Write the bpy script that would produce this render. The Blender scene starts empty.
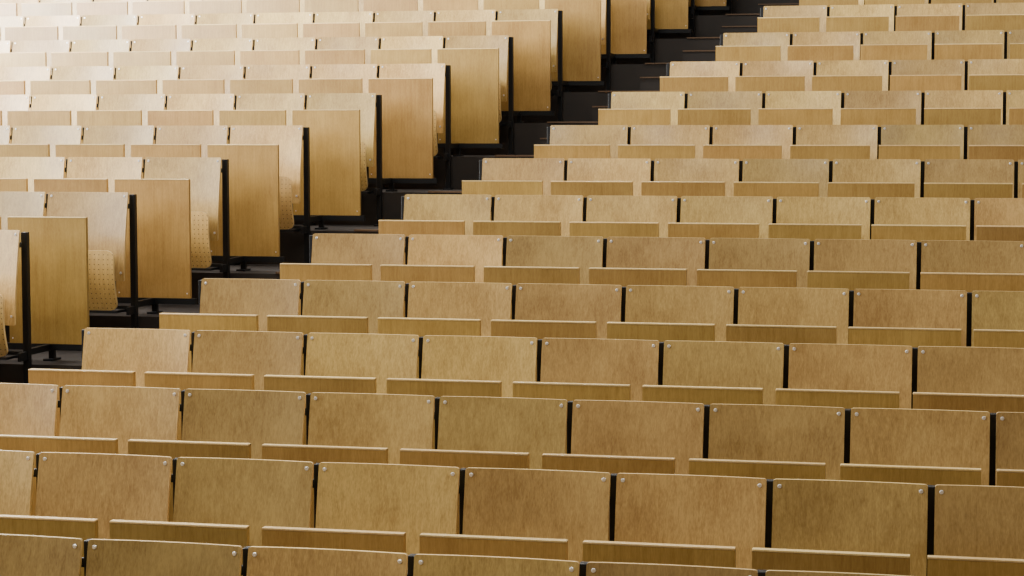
import bpy, bmesh, math, random
from mathutils import Matrix, Vector
S=0.55            # seat pitch in metres
D=1.6561*S        # row depth
AISLE=3.15*S
# plan offset (m) of each row's aisle-side seat and top-of-backrest heights, row -2 .. 17
SX=[-1.70,-1.28,-.7456,-.8441,-.4378,0,.43,.98,1.4850,1.9657,2.4384,2.9214,3.4628,4.0134,4.4423,4.93,5.42,5.90,6.38,6.86]
ZT=[-1.12,-.94,-.7416,-.5178,-.2767,0,.3156,.6595,1.0095,1.3815,1.7690,2.2079,2.6550,3.1242,3.6090,4.10,4.59,5.08,5.57,6.06]
K0=-2
def sx(k): return SX[k-K0]*S
def zt(k): return ZT[k-K0]*S
HF=0.98
def zf(k): return zt(k)-HF
KN=17
# ---------------- materials
def new_mat(name):
    m=bpy.data.materials.new(name);m.use_nodes=True
    nt=m.node_tree;b=nt.nodes['Principled BSDF'];return m,nt,b
def wood(name,c1,c2,rough,seed,scale=(45,45,2.2),perf=False,var=.22,coat=.4):
    m,nt,b=new_mat(name);N=nt.nodes;L=nt.links
    tc=N.new('ShaderNodeTexCoord');oi=N.new('ShaderNodeObjectInfo')
    rm=N.new('ShaderNodeMath');rm.operation='MULTIPLY';rm.inputs[1].default_value=seed;L.new(oi.outputs['Random'],rm.inputs[0])
    fr=N.new('ShaderNodeMath');fr.operation='FRACT';L.new(rm.outputs[0],fr.inputs[0])
    off=N.new('ShaderNodeVectorMath');off.operation='SCALE';off.inputs[0].default_value=(13,7,19);L.new(fr.outputs[0],off.inputs['Scale'])
    ad=N.new('ShaderNodeVectorMath');ad.operation='ADD';L.new(tc.outputs['Object'],ad.inputs[0]);L.new(off.outputs[0],ad.inputs[1])
    mp=N.new('ShaderNodeMapping');mp.inputs['Scale'].default_value=scale;L.new(ad.outputs[0],mp.inputs[0])
    n1=N.new('ShaderNodeTexNoise');n1.inputs['Scale'].default_value=1.6;n1.inputs['Detail'].default_value=6;n1.inputs['Roughness'].default_value=.7;n1.inputs['Distortion'].default_value=.5;L.new(mp.outputs[0],n1.inputs[0])
    n2=N.new('ShaderNodeTexNoise');n2.inputs['Scale'].default_value=4.5;n2.inputs['Detail'].default_value=2;L.new(ad.outputs[0],n2.inputs[0])
    mp3=N.new('ShaderNodeMapping');mp3.inputs['Scale'].default_value=(170,170,28);L.new(ad.outputs[0],mp3.inputs[0])
    n3=N.new('ShaderNodeTexNoise');n3.inputs['Scale'].default_value=1.5;n3.inputs['Detail'].default_value=3;L.new(mp3.outputs[0],n3.inputs[0])
    mx0=N.new('ShaderNodeMix');mx0.inputs[0].default_value=.4;L.new(n1.outputs[0],mx0.inputs[2]);L.new(n3.outputs[0],mx0.inputs[3])
    mx=N.new('ShaderNodeMix');mx.inputs[0].default_value=.3;L.new(mx0.outputs[0],mx.inputs[2]);L.new(n2.outputs[0],mx.inputs[3])
    cr=N.new('ShaderNodeValToRGB');cr.color_ramp.elements[0].position=.38;cr.color_ramp.elements[1].position=.60
    cr.color_ramp.elements[0].color=(*c1,1);cr.color_ramp.elements[1].color=(*c2,1);L.new(mx.outputs[0],cr.inputs[0])
    hs=N.new('ShaderNodeHueSaturation');L.new(cr.outputs[0],hs.inputs['Color'])
    mr=N.new('ShaderNodeMapRange');mr.inputs[3].default_value=1-var;mr.inputs[4].default_value=1+var*.6;L.new(fr.outputs[0],mr.inputs[0]);L.new(mr.outputs[0],hs.inputs['Value'])
    r3=N.new('ShaderNodeMath');r3.operation='MULTIPLY';r3.inputs[1].default_value=seed*5.3;L.new(oi.outputs['Random'],r3.inputs[0])
    f3=N.new('ShaderNodeMath');f3.operation='FRACT';L.new(r3.outputs[0],f3.inputs[0])
    mh=N.new('ShaderNodeMapRange');mh.inputs[3].default_value=.493;mh.inputs[4].default_value=.505;L.new(f3.outputs[0],mh.inputs[0]);L.new(mh.outputs[0],hs.inputs['Hue'])
    col=hs.outputs[0]
    if perf:
        sc=N.new('ShaderNodeVectorMath');sc.operation='SCALE';sc.inputs['Scale'].default_value=1/.03;L.new(tc.outputs['Object'],sc.inputs[0])
        fc=N.new('ShaderNodeVectorMath');fc.operation='FRACTION';L.new(sc.outputs[0],fc.inputs[0])
        sp=N.new('ShaderNodeSeparateXYZ');L.new(fc.outputs[0],sp.inputs[0])
        cb=N.new('ShaderNodeCombineXYZ');L.new(sp.outputs[0],cb.inputs[0]);L.new(sp.outputs[2],cb.inputs[1])
        ds=N.new('ShaderNodeVectorMath');ds.operation='DISTANCE';ds.inputs[1].default_value=(.5,.5,0);L.new(cb.outputs[0],ds.inputs[0])
        lt=N.new('ShaderNodeMath');lt.operation='LESS_THAN';lt.inputs[1].default_value=.12;L.new(ds.outputs['Value'],lt.inputs[0])
        m2=N.new('ShaderNodeMix');m2.data_type='RGBA';L.new(lt.outputs[0],m2.inputs[0]);L.new(col,m2.inputs[6]);m2.inputs[7].default_value=(.07,.04,.018,1);col=m2.outputs[2]
    L.new(col,b.inputs['Base Color'])
    b.inputs['Roughness'].default_value=rough
    b.inputs['Coat Weight'].default_value=coat;b.inputs['Coat Roughness'].default_value=.18
    return m
def plain(name,c,rough=.6,metal=0,nscale=0,c2=None):
    m,nt,b=new_mat(name);b.inputs['Base Color'].default_value=(*c,1);b.inputs['Roughness'].default_value=rough;b.inputs['Metallic'].default_value=metal
    if nscale:
        N=nt.nodes;L=nt.links;tc=N.new('ShaderNodeTexCoord');n=N.new('ShaderNodeTexNoise');n.inputs['Scale'].default_value=nscale;n.inputs['Detail'].default_value=5;L.new(tc.outputs['Object'],n.inputs[0])
        cr=N.new('ShaderNodeValToRGB');cr.color_ramp.elements[0].color=(*c,1);cr.color_ramp.elements[1].color=(*(c2 or c),1);L.new(n.outputs[0],cr.inputs[0]);L.new(cr.outputs[0],b.inputs['Base Color'])
    return m
M_back=wood('beech_backrest',(.34,.205,.058),(.60,.405,.135),.34,7.31,var=.30)
M_edge=wood('plywood_edge',(.64,.43,.16),(.82,.60,.28),.4,3.7)
M_desk=wood('beech_desk',(.31,.175,.042),(.46,.285,.080),.34,11.7,var=.18)
M_seat=wood('beech_perforated_seat',(.38,.23,.065),(.56,.37,.125),.42,5.1,perf=True)
M_blk=plain('black_steel',(.003,.004,.006),.5,0.3)
M_scr=plain('screw_steel',(.92,.92,.92),.3,.6)
M_floor=plain('dark_floor',(.014,.011,.009),.6,0,6,(.028,.020,.016))
M_nose=plain('step_nosing_wood',(.09,.05,.026),.5,0,12,(.14,.08,.04))
M_wall=plain('wall_plaster',(.13,.115,.095),.9,0,3,(.17,.15,.13))
M_ceil=plain('ceiling_plaster',(.18,.17,.16),.9,0,3,(.22,.21,.20))
M_frame=plain('window_frame_paint',(.2,.2,.2),.5)
M_lamp,nt,b=new_mat('lamp_housing');b.inputs['Base Color'].default_value=(.7,.7,.7,1)
# ---------------- mesh helpers
def box(bm,x0,x1,y0,y1,z0,z1,mat,bev=0):
    vs=[bm.verts.new((x,y,z)) for x in(x0,x1) for y in (y0,y1) for z in (z0,z1)]
    fs=[bm.faces.new([vs[i] for i in f]) for f in [(0,1,3,2),(4,6,7,5),(0,4,5,1),(2,3,7,6),(0,2,6,4),(1,5,7,3)]]
    for f in fs: f.material_index=mat
    if bev:
        es=list({e for f in fs for e in f.edges})
        r=bmesh.ops.bevel(bm,geom=es,offset=bev,segments=2,affect='EDGES',profile=.5)
        for f in r['faces']: f.material_index=mat
    return fs
def sheet(bm,x0,x1,ztop,zbot,yf,th,mf,me,r,nx=10,nz=10):
    """curved plywood shell, yf(u,z) gives the front face depth; rounded corners"""
    H=ztop-zbot
    dz=[0,.15*r,.4*r,.7*r,r]+[r+(H-2*r)*i/nz for i in range(1,nz)]+[H-r,H-.7*r,H-.4*r,H-.15*r,H]
    Fv=[];Bv=[]
    for d in dz:
        q=min(d,H-d);ins=0 if q>=r else r-math.sqrt(max(0,r*r-(r-q)**2))
        fr=[];bk=[]
        for i in range(nx+1):
            x=x0+ins+(x1-x0-2*ins)*i/nx;u=(x-x0)/(x1-x0)*2-1;y=yf(u,d/H)
            fr.append(bm.verts.new((x,y,ztop-d)));bk.append(bm.verts.new((x,y+th,ztop-d)))
        Fv.append(fr);Bv.append(bk)
    n=len(dz)
    rim=[]
    for j in range(n-1):
        for i in range(nx):
            f=bm.faces.new((Fv[j][i],Fv[j+1][i],Fv[j+1][i+1],Fv[j][i+1]));f.material_index=mf;f.smooth=True
            f=bm.faces.new((Bv[j][i],Bv[j][i+1],Bv[j+1][i+1],Bv[j+1][i]));f.material_index=mf;f.smooth=True
        for i,s in ((0,1),(nx,-1)):
            q=(Fv[j][i],Bv[j][i],Bv[j+1][i],Fv[j+1][i]);q=q if s>0 else q[::-1]
            rim.append(bm.faces.new(q))
    for j,s in ((0,-1),(n-1,1)):
        for i in range(nx):
            q=(Fv[j][i],Bv[j][i],Bv[j][i+1],Fv[j][i+1]);q=q if s<0 else q[::-1]
            rim.append(bm.faces.new(q))
    for f in rim:
        f.material_index=me
        for e in f.edges: e.smooth=False
def disc(bm,x,y,z,r,h,mat,n=12):
    c=[bm.verts.new((x+r*.7*math.cos(t*2*math.pi/n),y-h,z+r*.7*math.sin(t*2*math.pi/n))) for t in range(n)]
    o=[bm.verts.new((x+r*math.cos(t*2*math.pi/n),y+.001,z+r*math.sin(t*2*math.pi/n))) for t in range(n)]
    f=bm.faces.new(c[::-1]);f.material_index=mat
    for t in range(n):
        f=bm.faces.new((o[t],o[(t+1)%n],c[(t+1)%n],c[t]));f.material_index=mat;f.smooth=True
BD=1.0745*S;BZ=.2339*S;BH=1.3629*S;BW=.9024*S
def backY(u,t): # horizontal concave, reclined, lumbar curve
    return -.014*u*u -.065*math.sin(math.pi*.5*t)-.015*t
def seatY(u,t):
    return -.150+.05*t -.03*math.sin(math.pi*t)*(1) -.010*u*u
def unit_mesh(k,end,shift=0):
    BI=.0198*S+.012+shift
    bm=bmesh.new()
    x0=.013;x1=S-.011
    sheet(bm,x0,x1,0,-.54,backY,.014,0,1,.009)
    for x in (x0+.022,x1-.022): 
        u=(x-x0)/(x1-x0)*2-1
        disc(bm,x,backY(u,.04)-.0005,-.024,.0082,.004,5)
        disc(bm,x,backY(u,.9)-.0005,-.49,.0082,.004,5)
    # folded-up perforated seat
    sheet(bm,x0+.035,x1-.035,-.35,-.72,seatY,.018,3,1,.05)
    # posts
    def post(x):
        box(bm,x-.018,x+.018,.016,.056,-HF,-.012,4,.003)
        box(bm,x-.010,x+.010,-.07,.016,-.75,-.70,4,.002)
        box(bm,x-.03,x+.03,-.02,.10,-HF,-HF+.012,4)
    post(.0)
    if end: post(S)
    # cross rails carrying the seat
    box(bm,.0,S,.018,.045,-.74,-.70,4)
    box(bm,.05,S-.05,-.12,.02,-.735,-.72,4)
    box(bm,.0,S,.018,.03,-.10,-.07,4)
    # hanging desk board ahead of this seat (top lipping in lighter ply)
    yb=-BD
    for f in box(bm,BI,BI+BW,yb,yb+.028,-BZ-BH,-BZ-.004,2,0): pass
    box(bm,BI,BI+BW,yb-.0015,yb+.0295,-BZ-.007,-BZ,1,.0015)
    for x in (BI+.02,BI+BW-.02):
        disc(bm,x,yb-.0003,-BZ-BH+.03,.005,.002,5)
    box(bm,BI+.02,BI+BW-.02,yb+.0285,yb+.05,-BZ-BH+.10,-BZ-BH+.14,4)
    box(bm,0.0,S+shift,yb+.0,yb+.034,-BZ-BH-.038,-BZ-BH-.002,4)
    # arm to the frame of the row ahead, and leg
    ds=(sx(k)-sx(k-1)) if k>K0 else .42*S
    n=math.ceil(ds/S);ax=n*S-ds
    ln=D-BD-.055
    box(bm,ax-.014,ax+.014,yb-ln,yb,-BZ-BH-.038,-BZ-BH-.002,4)
    box(bm,ax-.016,ax+.016,yb+.029,yb+.062,-HF,-BZ-.03,4)
    box(bm,ax-.03,ax+.03,yb-.02,yb+.10,-HF,-HF+.012,4)
    bmesh.ops.recalc_face_normals(bm,faces=bm.faces[:])
    me=bpy.data.meshes.new('auditorium_seat_mesh');bm.to_mesh(me);bm.free()
    for m in (M_back,M_edge,M_desk,M_seat,M_blk,M_scr): me.materials.append(m)
    return me
col=bpy.context.collection
def add(name,me,loc=(0,0,0)):
    o=bpy.data.objects.new(name,me);o.location=loc;col.objects.link(o);return o
XL=-11*S;XR=13*S
for k in range(K0,KN+1):
    rs={1:-.028,2:-.02,3:-.02,4:-.008}.get(k,-.006)
    ms=unit_mesh(k,False,rs);mE=unit_mesh(k,True,rs)
    sh={7:.02,8:.035}.get(k,.065 if k>8 else 0)
    lms=unit_mesh(k,False,sh);lmE=unit_mesh(k,True,sh)
    x=sx(k)
    nR=int((12.3*S-x)/S)
    for c in range(nR):
        add('auditorium_seat',mE if c==nR-1 else ms,(x+c*S,k*D,zt(k)))
    nL=int((x-AISLE-(XL+.15))/S)
    for c in range(nL):
        add('auditorium_seat',lmE if c==0 else lms,(x-AISLE-(c+1)*S,k*D,zt(k)))
# ---------------- tiers, floor
RB=.13
def boxobj(name,parts,mat,bev=0):
    bm=bmesh.new()
    for p in parts: box(bm,*p,0,bev)
    bmesh.ops.recalc_face_normals(bm,faces=bm.faces[:])
    me=bpy.data.meshes.new(name);bm.to_mesh(me);bm.free();me.materials.append(mat);return add(name,me)
ZB=zf(K0)-.15
YF=-13*D*0.9;YE=(KN+2.2)*D
bm=bmesh.new()
pts=[((K0-1)*D+RB,ZB-.2)]
for k in range(K0,KN+1):
    y0=(k-1)*D+RB
    pts+= [(y0,zf(k))]
    pts+= [(k*D+RB,zf(k))]
pts+=[(k*D+RB,zf(KN)),(YE,zf(KN)),(YE,ZB-.2)]
q=[]
for p_ in pts:
    if not q or (abs(q[-1][0]-p_[0])+abs(q[-1][1]-p_[1])>1e-6): q.append(p_)
A=[bm.verts.new((XL,y,z)) for y,z in q];B=[bm.verts.new((XR,y,z)) for y,z in q]
bm.faces.new(A);bm.faces.new(B[::-1])
for i in range(len(q)):
    j=(i+1)%len(q);bm.faces.new((A[i],A[j],B[j],B[i]))
bmesh.ops.recalc_face_normals(bm,faces=bm.faces[:])
me=bpy.data.meshes.new('seating_tiers');bm.to_mesh(me);bm.free();me.materials.append(M_floor);add('floor_tiers',me)
boxobj('floor',[(XL,XR,YF,YE,ZB-.4,ZB)],M_floor)
steps=[];nos=[]
for k in range(K0+1,KN+1):
    xa=sx(k)-AISLE+.05;xb=sx(k)-.05;y0=(k-1)*D+RB
    rise=zf(k)-zf(k-1)
    steps.append((xa,xb,y0-.30,y0-.001,zf(k-1)+.001,zf(k-1)+rise/2))
    nos.append((xa,xb,y0-.31,y0-.26,zf(k-1)+rise/2,zf(k-1)+rise/2+.012))
    nos.append((xa,xb,y0-.012,y0+.04,zf(k),zf(k)+.012))
boxobj('floor_aisle_steps',steps,M_floor);boxobj('trim_step_nosing',nos,M_nose)
# ---------------- room shell
H=zf(KN)+3.3
boxobj('wall_back',[(XL,XR,YE,YE+.2,ZB,H)],M_wall)
boxobj('wall_front',[(XL,XR,YF-.2,YF,ZB,H)],M_wall)
boxobj('wall_right',[(XR,XR+.2,YF-.2,YE+.2,ZB,H)],M_wall)
boxobj('ceiling',[(XL-.2,XR+.2,YF-.2,YE+.2,H,H+.2)],M_ceil)
# left wall with window openings
wins=[(-7.5,-5.0),(-4.0,-1.5),(-.5,2.0),(3.0,5.5),(6.5,9.0),(10,12.5)]
EN=[130,260,560,1150,1750,1400]
w0=1.5;w1=H-.5
parts=[(XL-.2,XL,YF-.2,YE+.2,ZB,w0),(XL-.2,XL,YF-.2,YE+.2,w1,H)]
ys=[YF-.2]+[v for w in wins for v in w]+[YE+.2]
for i in range(0,len(ys),2): parts.append((XL-.2,XL,ys[i],ys[i+1],w0,w1))
boxobj('wall_left',parts,M_wall)
for i,(a_,b_) in enumerate(wins):
    t=.06;c_=(a_+b_)/2
    boxobj('window_%d'%(i+1),[(XL-.13,XL-.07,a_,b_,w0,w0+t),(XL-.13,XL-.07,a_,b_,w1-t,w1),(XL-.13,XL-.07,a_,a_+t,w0+t,w1-t),(XL-.13,XL-.07,b_-t,b_,w0+t,w1-t),(XL-.13,XL-.07,c_-t/2,c_+t/2,w0+t,w1-t)],M_frame)
    l=bpy.data.lights.new('window_daylight','AREA');l.shape='RECTANGLE';l.size=w1-w0;l.size_y=b_-a_;l.energy=EN[i];l.color=(1,.99,.95)
    o=bpy.data.objects.new('window_daylight',l);o.location=(XL-.25,c_,(w0+w1)/2);o.rotation_euler=(0,-math.pi/2,0);col.objects.link(o)
# ceiling luminaires
for y in (-3,1.5,6,10.5):
    for x in (-3.3,1.2,5.2):
        boxobj('ceiling_lamp',[(x-.62,x+.62,y-.17,y+.17,H-.09,H)],M_lamp,.01)
        l=bpy.data.lights.new('ceiling_lamp_light','AREA');l.shape='RECTANGLE';l.size=1.2;l.size_y=.3;l.energy=(130 if x<0 else 105 if x<3 else 42);l.color=(1,.96,.87)
        o=bpy.data.objects.new('ceiling_lamp_light',l);o.location=(x,y,H-.1);col.objects.link(o)
w=bpy.data.worlds.new('world');bpy.context.scene.world=w;w.use_nodes=True
w.node_tree.nodes['Background'].inputs[0].default_value=(.8,.9,1,1);w.node_tree.nodes['Background'].inputs[1].default_value=.8
# ---------------- camera
psi,th,f=.2136,.0768,1992.3
F=Vector((-math.sin(psi)*math.cos(th),math.cos(psi)*math.cos(th),-math.sin(th)));R=Vector((math.cos(psi),math.sin(psi),0));U=R.cross(F)
cam=bpy.data.cameras.new('camera');co=bpy.data.objects.new('camera',cam);col.objects.link(co)
C=(7.2071*S,-10.8939*S,1.6522*S)
co.matrix_world=Matrix(((R[0],U[0],-F[0],C[0]),(R[1],U[1],-F[1],C[1]),(R[2],U[2],-F[2],C[2]),(0,0,0,1)))
cam.sensor_width=36;cam.lens=f/1024*36
bpy.context.scene.camera=co
